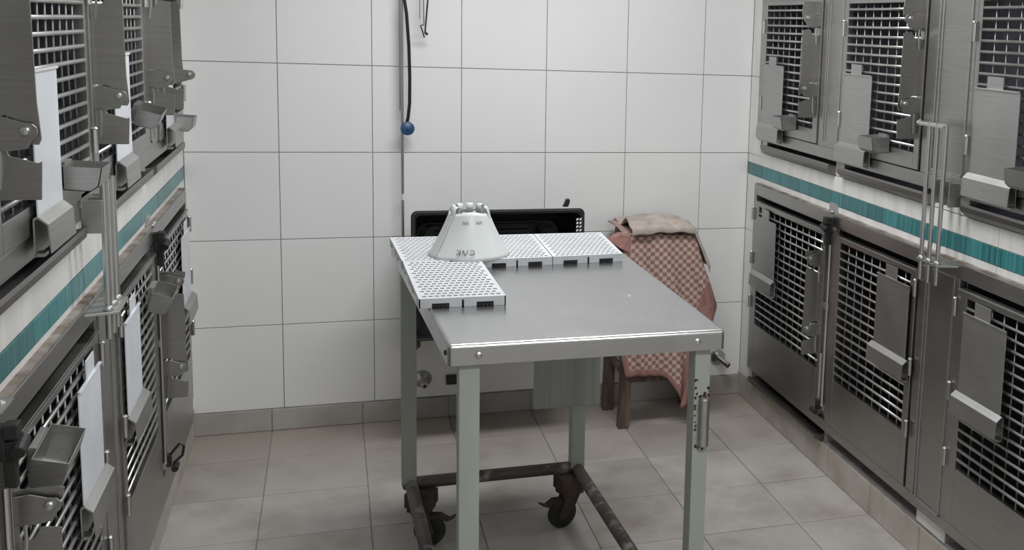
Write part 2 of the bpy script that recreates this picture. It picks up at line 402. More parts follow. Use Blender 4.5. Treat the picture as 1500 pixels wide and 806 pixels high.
def flange(d, sd, s, zt, zb, ztop, zlow, both=True, ext=0):
    """latch edge of a door: a plate standing straight out of the door, cut away round two latches"""
    th = -.0025
    def poly(pts, name, mat=M_steel, ds=0, t=th, label=None, bev=.0006):
        bm = B(); prism(bm, [P(sd, s + ds, o, z) for o, z in pts], (0, t, 0)); return obj(name, bm, mat, d, P(sd, s, .02, pts[0][1]), bevel=bev)
    # main plate between the two latches
    poly([(.02, zt - .055), (.045, zt - .055), (.058, zt - .034), (.086, zt - .038), (.088, zb + .050), (.092, zb - .008), (.088, zb - .017), (.072, zb - .016), (.066, zb + .004), (.056, zb + .022), (.046, zb + .028), (.02, zb + .028)], 'latch_plate')
    # top hooks and lower foot
    poly([(.02, zt - .03), (.052, zt - .03), (.062, zt - .02), (.066, zt), (.078, zt - .002), (.090, zt + .012), (.093, zt + .03), (.086, ztop), (.02, ztop)], 'latch_hook')
    poly([(.02, zlow), (.088, zlow), (.091, zb - .042), (.086, zb - .045), (.048, zb - .034), (.042, zb - .02), (.04, zb + .0), (.02, zb + .0)], 'latch_foot')
    bm = B(); sbox(bm, sd, s + .001, s + .012, .02, .024, zlow, ztop); obj('edge_strip', bm, M_steel, d, P(sd, s, .02, zlow))
    for z in ([zt, zb] if both else [zb]):
        pts = [(.018, z + .022), (.045, z + .026), (.070 + ext, z + .018)] + [(.076 + ext + .014 * math.cos(a), z + .004 + .014 * math.sin(a)) for a in (1.1, .5, 0, -.6, -1.2)] + [(.075, z - .022), (.05, z - .026), (.018, z - .02)]
        lv = poly(pts, 'latch_lever', M_steel, .010, -.003)
        bm = B(); c = P(sd, s + .013, .073 + ext, z + .005); lathe(bm, c, (0, -1, 0), [(.007, 0), (.0075, .005), (.006, .008), (.001, .009)], 10)
        obj('latch_rivet', bm, M_rod, d, c, smooth=True)
        bm = B(); tube(bm, [P(sd, s + .006, .036, z - .026), P(sd, s + .006, .037, z - .05), P(sd, s + .006, .034, z - .085)], .003, 6)
        obj('latch_pin', bm, M_rod, d, P(sd, s, .036, z - .03), smooth=True)
def hinge(d, sd, s, z0, z1):
    bm = B(); cyl(bm, P(sd, s, .031, z0), P(sd, s, .031, z1), .006, 8); lathe(bm, P(sd, s, .031, z1), (0, 0, 1), [(.006, 0), (.0075, .002), (.005, .006), (.001, .007)], 8)
    obj('hinge', bm, M_rod, d, P(sd, s, .031, z0), smooth=True)
def door(bank, sd, s0, s1, z0, z1, ms0, ms1, mz0, mz1, hs, zh, pitch=.0298, vp=.058):
    """sheet door with a barred opening; hs = +1 if the latch is at s1"""
    bm = B(); o0, o1 = .004, .026
    sbox(bm, sd, s0, ms0, o0, o1, z0, z1); sbox(bm, sd, ms1, s1, o0, o1, z0, z1)
    sbox(bm, sd, ms0, ms1, o0, o1, z0, mz0); sbox(bm, sd, ms0, ms1, o0, o1, mz1, z1)
    sbox(bm, sd, s0, s1, o1 - .002, o1 + .004, z1 - .006, z1 - .001)       # folded top lip
    d = obj('door', bm, M_steel, bank, P(sd, s0, .02, z0), bevel=.0015)
    n = int((mz1 - mz0) / pitch); off = (mz1 - mz0 - (n - 1) * pitch) / 2
    for k in range(n): bar(d, sd, ms0 - .006, ms1 + .006, .021, mz0 + off + k * pitch, .0044, M_rod)
    m = int((ms1 - ms0) / vp); off = (ms1 - ms0 - (m - 1) * vp) / 2
    for k in range(m): bar(d, sd, ms0 + off + k * vp, 0, .0135, mz0 - .006, .0027, M_upright, 'upright_bar', mz1 - mz0 + .012)
    hs_ = s0 - .006 if hs > 0 else s1 + .006
    for z in zh: hinge(d, sd, hs_, z, z + .05)
    return d
def interior(bank, sd, s0, s1, z0, z1, dp=.55, mat=None):
    bm = B(); t = .004
    a = -dp
    sbox(bm, sd, s0, s1, a - t, a, z0, z1)
    sbox(bm, sd, s0, s0 + t, a, .002, z0, z1); sbox(bm, sd, s1 - t, s1, a, .002, z0, z1)
    sbox(bm, sd, s0, s1, a, .002, z0, z0 + t); sbox(bm, sd, s0, s1, a, .002, z1 - t, z1)
    obj('compartment', bm, mat or M_shaded_in, bank, P(sd, s0, 0, z0))
def tray(bank, sd, s0, s1, z0, z1, proud):
    prof = [(-.40, z1 - .006), (proud * .35, z1 - .006), (proud, z1), (proud + .002, z1 - .008), (proud, z1 - .022), (proud * .5, z0 + .004), (proud * .5 - .01, z0), (-.40, z0)]
    bm = B(); prism(bm, [P(sd, s0, o, z) for o, z in prof], (0, -(s1 - s0), 0))
    obj('drip_tray', bm, M_tray, bank, P(sd, s0, 0, z0), bevel=.001)
def bank_frame(bank, sd, spans, z0, z1, dz0, dz1):
    if sd == 'L' and z1 < 1.5: z0 = .112
    """spans: list of (s0,s1,kind) frame uprights"""
    bm = B(); s_first, s_last = .14, CE
    sbox(bm, sd, s_first, s_last, -.03, .02, z0, dz0 - .004)
    if z1 < 1.5: sbox(bm, sd, s_first, s_last, -.03, .02, dz1 + .022, z1)
    else: sbox(bm, sd, s_first, s_last, -.03, .02, dz1 + .012, z1)
    for a, b, k in spans:
        sbox(bm, sd, a, b, -.03, .02 if k else .006, dz0 - .004, dz1 + .022)
    f = obj('frame', bm, M_steel, bank, P(sd, .14, 0, z0), bevel=.002)
    return f
def column_panel(bank, sd, s0, s1, z0, z1):
    bm = B(); w_ = .012; a, b = .0195, .0235
    # raised moulding round a recessed sheet
    for k in (.0, .018):
        sbox(bm, sd, s0 + k, s0 + k + .006, a, b, z0, z1)
    sbox(bm, sd, s1 - .006, s1, a, b, z0, z1)
    sbox(bm, sd, s0, s1, a, b, z0, z0 + .006)
    obj('column_panel', bm, M_plate, bank, P(sd, s0, .02, z0), bevel=.001)
def wall_clip(bank, sd, s, z):
    bm = B(); sbox(bm, sd, s - .035, s + .035, .0, .03, z, z + .003); sbox(bm, sd, s - .035, s + .035, .0, .003, z, z + .03)
    for k in (-.018, .018):
        lathe(bm, P(sd, s + k, .003, z + .02), P(sd, 0, 1, 0) - P(sd, 0, 0, 0), [(.005, 0), (.005, .002), (.001, .004)], 8)
        lathe(bm, P(sd, s + k, .017, z + .003), (0, 0, 1), [(.005, 0), (.004, .003), (.001, .004)], 8)
    obj('wall_clip', bm, M_rod, bank, P(sd, s, 0, z))
def bolt_top(bank, sd, s):
    bm = B()
    sbox(bm, sd, s - .013, s + .013, .02, .032, .90, .955); sbox(bm, sd, s - .015, s + .015, .03, .05, .935, .958)
    cyl(bm, P(sd, s + .02, .05, .915), P(sd, s - .02, .05, .925), .011, 12); sbox(bm, sd, s - .009, s + .009, .028, .045, .855, .93)
    obj('rubber_bolt', bm, M_blackrub, bank, P(sd, s, .02, .86), bevel=.002)
def bolt_bottom(bank, sd, s, z, loop=True):
    bm = B()
    sbox(bm, sd, s - .012, s + .012, .022, .045, z - .018, z + .018)
    cyl(bm, P(sd, s - .02, .055, z - .022), P(sd, s + .02, .055, z - .022), .010, 10)
    if loop: tube(bm, [P(sd, s, .04, z + .015), P(sd, s + .002, .068, z + .05), P(sd, s, .08, z + .042), P(sd, s - .002, .075, z + .012), P(sd, s, .05, z - .01)], .0042, 6)
    obj('bolt_handle', bm, M_blackrub, bank, P(sd, s, .02, z), bevel=.001)
LZ0, LZ1, UZ0, UZ1 = .208, .903, 1.205, 1.735
def lower_bank(sd, label):
    bank = thing('kennel_bank', label, 'kennel cage', P(sd, .14, 0, LOW0), 'stainless kennel banks built into the side walls')
    D = [(.172, .885, .218, .862), (.955, 1.548, 1.008, 1.515), (1.792, 2.505, 1.838, 2.47), (2.575, 3.19, 2.62, 3.15)]
    bank_frame(bank, sd, [(.14, .166, 1), (.888, .95, 0), (1.554, 1.785, 1), (2.508, 2.57, 0), (3.2, CE, 1)], LOW0, LOW1, LZ0, LZ1)
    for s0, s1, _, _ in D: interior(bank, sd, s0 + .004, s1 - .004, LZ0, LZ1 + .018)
    column_panel(bank, sd, 1.60, 1.762, .195, .93)
    bm = B(); sbox(bm, sd, .145, CE, .0, .016, LOW1, LOW1 + .004); obj('ledge_tint', bm, M_ledge_tint, bank, P(sd, .145, 0, LOW1))  # thin strip carrying the painted reflection and dirt of the top ledge
    for i, (s0, s1, m0, m1) in enumerate(D):
        first = i % 2 == 0
        d = door(bank, sd, s0, s1, LZ0, LZ1, m0, m1, .378, .882, 1 if first else -1, (.37, .57, .82) if i else (.44, .63, .82))
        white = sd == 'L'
        if first: card_plate(d, sd, m0 + .003, m0 + .215, .612, .845, white, .55, m0 - .008, m0 + .226, .885)
        else: card_plate(d, sd, m1 - .20, m1 + .012, .612, .845, white, .55, m1 - .21, m1 + .03, .885)
        if first: flange(d, sd, s1 - .028, .793, .53, .825, .435)
    for s in ((.92, 2.54)):
        bm = B()
        for k, (a, b) in ((-.012, (.26, .45)), (.016, (.26, .86))): cyl(bm, P(sd, s + k, .030, a), P(sd, s + k, .030, b), .0055, 8)
        sbox(bm, sd, s - .024, s + .03, .02, .034, .245, .262); sbox(bm, sd, s - .02, s + .026, .02, .03, .62, .64)
        obj('bolt_rod', bm, M_rod, bank, P(sd, s, .03, .25))
        bolt_top(bank, sd, s); bolt_bottom(bank, sd, s + .0, .262, sd == 'L')
        wall_clip(bank, sd, s - .03, LOW1 + .004)
    for i, (a, b) in enumerate(OPN):
        if sd == 'L' or i in (1, 2): continue
        tray(bank, sd, a, b, .114, .143, .036)
    if sd == 'L':
        d = [c for c in bank.children if c.name.startswith('door')]
        cup(d[0], sd, 1.10, .785, .25, .10, .055, .055); cup(d[2], sd, 2.36, .815, .18, .13, .055, .05)
    return bank
def upper_bank(sd, label):
    bank = thing('kennel_bank', label, 'kennel cage', P(sd, .14, 0, UP0), 'stainless kennel banks built into the side walls')
    if sd == 'R':
        D = [(.204, .755, .218, .715), (.957, 1.512, .975, 1.48), (1.792, 2.49, 1.812, 2.44), (2.7, 3.2, 2.72, 3.16)]
        bank_frame(bank, sd, [(.14, .198, 1), (.76, .948, 1), (1.518, 1.782, 1), (2.495, 2.69, 1), (3.21, CE, 1)], UP0, UP1, UZ0, UZ1)
    else:
        D = [(.204, .755, .218, .715), (.995, 1.735, 1.025, 1.69), (1.765, 2.53, 1.782, 2.47), (2.7, 3.2, 2.72, 3.16)]
        bank_frame(bank, sd, [(.14, .198, 1), (.76, .99, 1), (1.738, 1.762, 1), (2.535, 2.69, 1), (3.21, CE, 1)], UP0, UP1, UZ0, UZ1)
    for s0, s1, _, _ in D: interior(bank, sd, s0 + .004, s1 - .004, UZ0, UZ1 + .01, .5, M_lit_in)
    for a, b in (((.80, .93), (1.58, 1.76), (2.53, 2.67)) if sd == 'R' else ((.80, .90), (2.56, 2.67))): column_panel(bank, sd, a, b, UZ0 + .01, UP1 - .05)
    for i, (s0, s1, m0, m1) in enumerate(D):
        d = door(bank, sd, s0, s1, UZ0, UZ1, m0, m1, 1.255, 1.712, 1, (1.285, 1.60))
        if sd == 'R': card_plate(d, sd, m0 + .008, m0 + .22, 1.235, 1.475, False, 1.175, m0 + .0, m0 + .228, 1.508)
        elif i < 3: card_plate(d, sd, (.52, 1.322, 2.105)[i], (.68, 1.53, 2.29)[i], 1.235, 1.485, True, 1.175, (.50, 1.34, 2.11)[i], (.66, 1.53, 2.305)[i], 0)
        flange(d, sd, s1 - .03, 1.655, 1.40, 1.722, 1.298, ext=.034 if sd == 'L' and i == 0 else 0)
        if sd == 'L' and i == 1: flange(d, sd, .935, 1.655, 1.40, 1.722, 1.298)
        if sd == 'R': cup(d, sd, m0 + .31, 1.238, 0)
        elif i < 3: cup(d, sd, (.46, 1.20, 2.02)[i], (1.213, 1.305, 1.250)[i], (0, .2, 0)[i], .10, (.062, .060, .066)[i], (.045, .042, .045)[i])
    for i, (a, b) in enumerate(UOPS[sd]): tray(bank, sd, a, b, 1.106, 1.146, .03)
    return bank
lower_bank('R', 'lower bank of stainless steel kennel cages along the right-hand wall, below the teal tile band')
upper_bank('R', 'upper bank of stainless steel kennel cages on the right-hand wall, above the teal tile band')
lower_bank('L', 'lower bank of stainless steel kennel cages along the left-hand wall, below the teal tile band')
upper_bank('L', 'upper bank of stainless steel kennel cages on the left-hand wall, above the teal tile band')

# vertical pull rods joining the upper and lower banks
def rod_set(sd, S, label, top, z0=.90):
    t = thing('pull_rods', label, 'metal rods', P(sd, S[1][0], .06, z0), 'pull rods between the kennel banks')
    for s, o in S:
        bm = B(); cyl(bm, P(sd, s, o, z0), P(sd, s, o, top), .0068, 10)
        lathe(bm, P(sd, s, o, .962), (0, 0, 1), [(.010, 0), (.010, .006), (.007, .010)], 10)
        obj('rod', bm, M_rod, t, P(sd, s, o, z0), smooth=True)
    c = S[1][0]; a, b = S[0][0] - .025, S[-1][0] + .03
    bm = B(); prism(bm, [P(sd, a, .02, .955), P(sd, a, .078, .955), P(sd, b - .02, .082, .955), P(sd, b, .02, .955)], (0, 0, .006)); obj('bracket', bm, M_plate, t, P(sd, c, .02, .955), bevel=.001)
    bm = B(); sbox(bm, sd, a + .01, b, .02, .026, 1.185, 1.215)
    for s, o in S: sbox(bm, sd, s + .012, s + .018, .02, .06, 1.13, 1.20)
    obj('guide', bm, M_plate, t, P(sd, c, .02, 1.185), bevel=.001)
    if sd == 'L': return t
    bm = B(); cyl(bm, P(sd, S[0][0] - .06, .075, top - .008), P(sd, S[-1][0], S[-1][1], top - .004), .005, 8)
    sbox(bm, sd, S[0][0] - .05, S[-1][0], .070, .084, top - .012, top - .006)
    lathe(bm, P(sd, S[0][0] - .06, .075, top - .008), (0, 1, 0), [(.009, -.01), (.011, 0), (.005, .012)], 8)
    obj('top_link', bm, M_rod, t, P(sd, c, .07, top))
rod_set('R', [(1.655, .075), (1.70, .075), (1.742, .072)], 'three tall polished steel rods joining upper and lower cages on the right-hand wall', 1.365)
rod_set('L', [(1.76, .06), (1.81, .06), (1.86, .06)], 'three tall polished steel rods joining upper and lower cages on the left-hand wall', 1.235)

# ------------------------------------------------------------------ table
TZ = .93
table = thing('examination_table', 'wheeled steel-topped table with grey-green legs standing in the middle of the room', 'table', (1.02, -1.6, 0))
corners = [(.727, -2.163), (1.338, -2.166), (1.322, -1.0), (.672, -1.0)]
def quad_slab(bm, q, z0, z1):
    prism(bm, [Vector((x, y, z0)) for x, y in q], (0, 0, z1 - z0))
bm = B(); quad_slab(bm, corners, TZ - .046, TZ)
bmesh.ops.delete(bm, geom=[f for f in bm.faces if abs(f.calc_center_median().z - (TZ - .046)) < 1e-4], context='FACES')
tt = obj('tabletop', bm, M_top, table, (1.02, -1.6, TZ))
bv = tt.modifiers.new('bevel', 'BEVEL'); bv.width = .009; bv.segments = 5; bv.limit_method = 'ANGLE'; bv.angle_limit = .8
sol = tt.modifiers.new('sheet', 'SOLIDIFY'); sol.thickness = .0025; sol.offset = -1
for p in tt.data.polygons: p.use_smooth = False
for x in (.79, 1.273):
    bm = B(); lathe(bm, (x, -2.1645, .905), (0, -1, 0), [(.0075, 0), (.0075, .002), (.0035, .0045), (.0035, .002), (.0005, .002)], 14)
    obj('rivet', bm, M_rod, tt, (x, -2.164, .905), smooth=True)
bm = B(); lathe(bm, (1.207, -1.813, TZ), (0, 0, 1), [(.007, 0), (.006, .0015), (.003, .002), (.003, .0008), (.0005, .0008)], 14); obj('rivet', bm, M_rod, tt, (1.207, -1.813, TZ), smooth=True)
bm = B(); lathe(bm, (.7255, -2.13, .905), (-1, 0, 0), [(.006, 0), (.005, .003), (.001, .004)], 10); obj('rivet', bm, M_rust, tt, (.7255, -2.13, .905))
LEGS = {'fl': (.773, -2.125), 'fr': (1.293, -2.125), 'rr': (1.236, -1.09), 'rl': (.716, -1.09)}
LHX = {'fl': .0215, 'fr': .0185, 'rr': .0215, 'rl': .0215}
for k, (x, y) in LEGS.items():
    bm = B(); h = .024
    box(bm, x - LHX[k], x + LHX[k], y - h, y + h, .19, TZ - .006)
    l = obj('leg', bm, M_leg, table, (x, y, .19), bevel=.0015)
    if k == 'fr':
        bm = B(); yy = y - h - .008; cyl(bm, (x + .004, yy, .655), (x + .004, yy, .765), .0125, 14); lathe(bm, (x + .004, yy, .765), (0, 0, 1), [(.0125, 0), (.011, .004), (.004, .006)], 14)
        for z in (.748, .735, .668): lathe(bm, (x + .004, yy, z), (0, 0, 1), [(.0132, 0), (.0132, .003)], 14)
        obj('hinge_barrel', bm, M_plate, l, (x, yy, .66), smooth=True)
        bm = B(); random.seed(3)
        for i in range(46):
            e = random.random(); 
            if i < 14: px, pz = x - .0175 + random.random() * .006, .66 + e * .21
            elif i < 26: px, pz = x - .015 + random.random() * .028, .775 + random.uniform(-.006, .004)
            elif i < 38: px, pz = x - .012 + random.random() * .026, .648 + random.uniform(-.006, .006)
            else: px, pz = x + .0145 + random.random() * .003, .76 + e * .04
            r = random.uniform(.0012, .004); prism(bm, [Vector((px + r * random.uniform(.6, 1.2) * math.cos(a), y - h - .0004, pz + r * random.uniform(.6, 1.3) * math.sin(a))) for a in [j * PI / 3 for j in range(6)]], (0, -.0006, 0))
        obj('rust_patch', bm, M_rustspot, l, (x, y - h, .7), label='rust-brown weld marks and chips')['kind'] = 'stuff'
def cyl_pipe(a, b, nmn='pipe'):
    bm = B(); cyl(bm, a, b, .019, 14); return obj(nmn, bm, M_pipe, table, a, smooth=True)
pz = .185
cyl_pipe((.722, -1.09, pz), (1.236, -1.09, pz)); cyl_pipe((.722, -1.09, pz), (.745, -2.13, pz)); cyl_pipe((1.236, -1.09, pz), (1.272, -2.13, pz))
for k, (x, y) in LEGS.items():
    bm = B(); lathe(bm, (x if 'r' == k[0] else x - .015, y, pz), (0, 0, 1), [(.008, -.022), (.018, -.016), (.0225, 0), (.018, .016), (.008, .022)], 14); obj('elbow', bm, M_pipe, table, (x, y, pz), smooth=True)
# grey-green panel standing in for a smeared area under the top
bm = B(); quad_slab(bm, [(1.083, -1.165), (1.292, -1.165), (1.292, -1.155), (1.083, -1.155)], .415, TZ - .045)
obj('smear_panel', bm, M_film, table, (1.19, -1.16, .9), bevel=.003, label='grey-green panel standing in for a smear under the tabletop')
def caster(x, y, yaw, lever=True, wdir=1):
    c = thing('caster_wheel', None, None, (x, y, 0)); del_keys = None
    c.parent = table; c.location = Vector((x, y, 0)) - org(table); ORG[c.name] = Vector((x, y, 0))
    rot = Matrix.Rotation(yaw, 4, 'Z'); T0 = Vector((x, y, 0))
    def fin(bm, nmn, mat, **k):
        bmesh.ops.transform(bm, matrix=Matrix.Translation(T0) @ rot, verts=bm.verts); return obj(nmn, bm, mat, c, T0, **k)
    bm = B(); box(bm, -.044, .040, -.034, .034, .128, .172); box(bm, -.038, .034, -.03, .03, .112, .130); lathe(bm, (0, 0, .105), (0, 0, 1), [(.02, 0), (.028, .004), (.028, .016), (.02, .02)], 16)
    fin(bm, 'mount_block', M_rust, bevel=.002)
    bm = B()
    for sy in (-.019, .016): prism(bm, [Vector(p) for p in ((-.028, sy, .110), (.028, sy, .110), (.012, sy, .075), (-.020, sy, .034), (-.040, sy, .034), (-.045, sy, .05))], (0, .003, 0))
    box(bm, -.028, .028, -.019, .019, .104, .110)
    fin(bm, 'fork', M_rust, bevel=.001)
    bm = B(); lathe(bm, (-.028, -.013, .048), (0, 1, 0), [(.030, 0), (.044, .002), (.048, .006), (.048, .020), (.044, .024), (.030, .026)], 28)
    fin(bm, 'wheel', M_blackrub, smooth=True)
    bm = B(); lathe(bm, (-.028, -.022, .048), (0, 1, 0), [(.008, 0), (.008, .003), (.016, .006), (.016, .038), (.008, .041), (.008, .044)], 14)
    fin(bm, 'axle', M_rust, smooth=True)
    bm = B(); prism(bm, [Vector(p) for p in ((-.02, -.014, .098), (-.06, -.014, .102), (-.085, -.014, .088), (-.105, -.014, .098), (-.107, -.014, .094), (-.084, -.014, .082), (-.055, -.014, .090), (-.02, -.014, .086))], (0, .028, 0))
    fin(bm, 'brake_lever', M_rust, bevel=.001)
    return c
caster(1.212, -1.115, .30)
caster(.748, -1.125, 2.75)
caster(.768, -2.12, 1.9)
caster(1.287, -2.12, .9)

# ------------------------------------------------------------------ perforated mats on the table
MZ = TZ + .0003; MH = .023
def mat_tile(q, label, front):
    """q: corner points fl, fr, rr, rl ; slots are cut through the top"""
    t = thing('plastic_mat', label, 'plastic mat', ((q[0][0] + q[2][0]) / 2, (q[0][1] + q[2][1]) / 2, MZ), 'white perforated mats on the steel table')
    fl, fr, rr, rl = [Vector((x, y, 0)) for x, y in q]
    def at(u, v, z): return fl.lerp(fr, u).lerp(rl.lerp(rr, u), v) + Vector((0, 0, MZ + z))
    nx, ny = 13, 16
    bm = B(); eu, ev = .035, .025
    def Q(u0, u1, v0, v1, z=MH): bm.faces.new([bm.verts.new(at(u, v, z)) for u, v in ((u0, v0), (u1, v0), (u1, v1), (u0, v1))])
    Q(0, 1, 0, ev); Q(0, 1, 1 - ev, 1)
    dv = (1 - 2 * ev) / ny; du = (1 - 2 * eu) / nx
    for j in range(ny):
        v0 = ev + j * dv; v1 = v0 + dv; off = (j % 2) * du * .5; sh = dv * .27
        Q(0, 1, v0, v0 + sh); Q(0, 1, v1 - sh, v1)
        a, b = v0 + sh, v1 - sh; last = 0
        for i in range(nx - (j % 2)):
            u0 = eu + off + i * du + du * .14; u1 = u0 + du * .70
            Q(last, u0, a, b)
            for p0, p1 in (((u0, a), (u1, a)), ((u1, a), (u1, b)), ((u1, b), (u0, b)), ((u0, b), (u0, a))):
                bm.faces.new([bm.verts.new(x) for x in (at(*p0, MH), at(*p1, MH), at(*p1, MH - .009), at(*p0, MH - .009))])
            last = u1
        Q(last, 1, a, b)
    bmesh.ops.remove_doubles(bm, verts=bm.verts, dist=1e-5)
    obj('perforated_top', bm, M_mat, t)
    bm = B()
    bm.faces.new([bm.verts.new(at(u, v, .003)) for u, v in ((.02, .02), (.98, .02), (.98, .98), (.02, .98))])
    obj('slot_shade_sheet', bm, M_blackrub, t, label='dark sheet standing in for shade under the slots')  # black sheet paints the shade seen through the slots
    def edge(p0, p1, inn):
        bm = B(); p0 = Vector(p0); p1 = Vector(p1)
        def seg(a, b, z0, z1, dep=.003):
            pa, pb = p0.lerp(p1, a), p0.lerp(p1, b)
            pts = [pa, pb, pb + inn * dep, pa + inn * dep]
            prism(bm, [Vector((p.x, p.y, MZ + z0)) for p in pts], (0, 0, z1 - z0))
        seg(0, .487, .011, MH - .0003); seg(.513, 1, .011, MH - .0003); seg(.487, .513, .018, MH - .0003)
        for b in (0, .513):
            seg(b, b + .145, 0, .0112); seg(b + .345, b + .487, 0, .0112)
        obj('edge_rim', bm, M_mat, t)
    edge(fl, fr, Vector((0, 1, 0))); edge(fl, rl, Vector((1, 0, 0))); edge(fr, rr, Vector((-1, 0, 0))); edge(rl, rr, Vector((0, -1, 0)))
    for b in (0, .513):
        bm = B(); pa, pb = fl.lerp(fr, b + .15), fl.lerp(fr, b + .34)
        box(bm, pa.x, pb.x, pa.y + .003, pa.y + .012, MZ, MZ + .0105)
        for k in range(4):
            xx = pa.x + (pb.x - pa.x) * (.12 + .22 * k); box(bm, xx, xx + .0035, pa.y - .002, pa.y + .004, MZ, MZ + .008)
        obj('clip_recess_shade', bm, M_blackrub, t)  # black block paints the shade in the arch recess; teeth are clips
yb, ym = -1.075, -1.42
mat_tile([(.680, ym + .002), (.885, ym + .002), (.883, yb), (.665, yb)], 'white perforated plastic mat at the back left table corner, behind the cone', 1)
mat_tile([(.887, ym - .012), (1.083, ym - .004), (1.089, yb), (.886, yb)], 'middle white perforated plastic mat of the back row, right of the cone', 1)
mat_tile([(1.086, ym - .004), (1.290, ym + .010), (1.303, yb), (1.091, yb)], 'white perforated plastic mat at the back right table corner', 1)
mat_tile([(.692, -1.85), (.892, -1.85), (.885, ym - .002), (.681, ym - .002)], 'white perforated plastic mat lying forward of the others along the left table edge', 1)

# ------------------------------------------------------------------ protective cone
CZ = MZ + MH + .0005; cx, cy_ = .864, -1.348
cone = thing('pet_cone', 'milky white plastic pet cone standing wide end down on the mats', 'pet cone', (cx, cy_, CZ))
R0, R1, HC = .110, .051, .122
def rad(z): 
    t = z / HC; return R0 + (R1 - R0) * t + .010 * math.sin(t * PI) * -.35
bm = B(); N = 72; rows = 14; grid = []
for j in range(rows + 1):
    z = HC * j / rows; row = []
    for i in range(N + 1):
        a = 2 * PI * i / N - 2.6
        rr = rad(z) + (.0025 * i / N) + (.007 * max(0, 1 - i / 5) * (1 - j / rows))
        row.append(bm.verts.new((cx + rr * math.cos(a), cy_ + rr * math.sin(a), CZ + z + (.004 * math.sin(3 * a) if j == rows else 0))))
    grid.append(row)
for j in range(rows):
    for i in range(N): bm.faces.new((grid[j][i], grid[j][i + 1], grid[j + 1][i + 1], grid[j + 1][i]))
o = obj('cone_sheet', bm, M_cone, cone, smooth=False)
for p in o.data.polygons: p.use_smooth = True
s = o.modifiers.new('t', 'SOLIDIFY'); s.thickness = .0014
for a in (-2.62, 2.15, 1.45, .75, -.42, 2.85):
    # looped tabs folded over the neck
    bm = B(); ca, sa = math.cos(a), math.sin(a); tx, ty = -sa, ca; wd = .0095
    prof = [(.069, .078), (.060, .098), (.0555, .118), (.052, .131), (.045, .138), (.037, .134), (.038, .118), (.044, .104)]
    L_ = []; 
    for r, z in prof:
        L_.append([bm.verts.new((cx + ca * r + tx * k * wd, cy_ + sa * r + ty * k * wd, CZ + z)) for k in (-1, 1)])
    for p, q in zip(L_, L_[1:]): bm.faces.new((p[0], p[1], q[1], q[0]))
    o = obj('neck_tab', bm, M_cone, cone); s = o.modifiers.new('t', 'SOLIDIFY'); s.thickness = .0014
    for p in o.data.polygons: p.use_smooth = True
bm = B(); tube(bm, [(cx + .045 * math.cos(a), cy_ + .045 * math.sin(a), CZ + .109 + .003 * math.sin(2 * a)) for a in [2 * PI * k / 28 for k in range(29)]], .003, 8); obj('neck_cord', bm, M_white, cone, smooth=True)
for a in (-1.85, -1.25):
    bm = B(); r = rad(.098) + .0015
    for k in range(5):
        pass
    vs = []
    for k in range(7):
        aa = a - .14 + .28 * k / 6; vs.append([bm.verts.new((cx + (rad(z) + .0018) * math.cos(aa), cy_ + (rad(z) + .0018) * math.sin(aa), CZ + z)) for z in (.096, .101)])
    for p, q in zip(vs, vs[1:]): bm.faces.new((p[0], q[0], q[1], p[1]))
    obj('tab_slot', bm, simple('slot_shadow', (.35, .35, .34), None, .8), cone)
# handwritten letters C V K, seen mirrored
def stroke(bm, pts, w=.0011):
    # pts in (x along the cone, z); mapped on the surface
    q = []
    for (x0, z0), (x1, z1) in zip(pts, pts[1:]):
        n = 5
        for k in range(n): q.append((x0 + (x1 - x0) * k / n, z0 + (z1 - z0) * k / n))
    q.append(pts[-1]); P3 = []
    for x, z in q:
        r = rad(z) + .0032 + .0012; a = -PI / 2 + x / R0; P3.append((cx + r * math.cos(a), cy_ + r * math.sin(a), CZ + z))
    tube(bm, P3, w, 5)
bm = B()
lx = -.008; 
def st2(pts, _s=1.25): stroke(bm, [(x * _s, (z - .01) * _s + .016) for x, z in pts], .0009)
st2( [(lx + .000, .0185), (lx + .006, .0205), (lx + .010, .017), (lx + .009, .012), (lx + .002, .0105), (lx - .001, .012)])          # C mirrored
st2( [(lx - .016, .0205), (lx - .011, .0095), (lx - .0045, .0205)]); st2( [(lx - .016, .0205), (lx - .0175, .0125)])    # V
st2( [(lx - .023, .021), (lx - .0225, .0095)]); st2( [(lx - .023, .015), (lx - .031, .021)]); st2( [(lx - .023, .015), (lx - .031, .0105)])  # K mirrored
obj('handwriting', bm, M_marker, cone, label='hand-written letters CVK in dark marker, mirrored')

# ------------------------------------------------------------------ black crate half behind the table
cr = thing('crate_shell', 'open black plastic pet carrier half on its side behind the table, against the white wall', 'pet carrier', (1.085, -.25, .445))
x0, x1, z0, z1, yf, ybk = .772, 1.392, .445, .918, -.42, -.06
def rr(x0, x1, z0, z1, r, y, n=4):
    out = []
    for cx_, cz_, a0 in ((x1 - r, z1 - r, 0), (x0 + r, z1 - r, 90), (x0 + r, z0 + r, 180), (x1 - r, z0 + r, 270)):
        for k in range(n + 1):
            a = math.radians(a0 + 90 * k / n); out.append((cx_ + r * math.cos(a), y, cz_ + r * math.sin(a)))
    return out
def loft(bm, loops, close_last=True):
    L_ = [[bm.verts.new(p) for p in l] for l in loops]
    for a, b in zip(L_, L_[1:]):
        for k in range(len(a)): bm.faces.new((a[k], a[(k + 1) % len(a)], b[(k + 1) % len(a)], b[k]))
    if close_last: bm.faces.new(L_[-1])
bm = B()
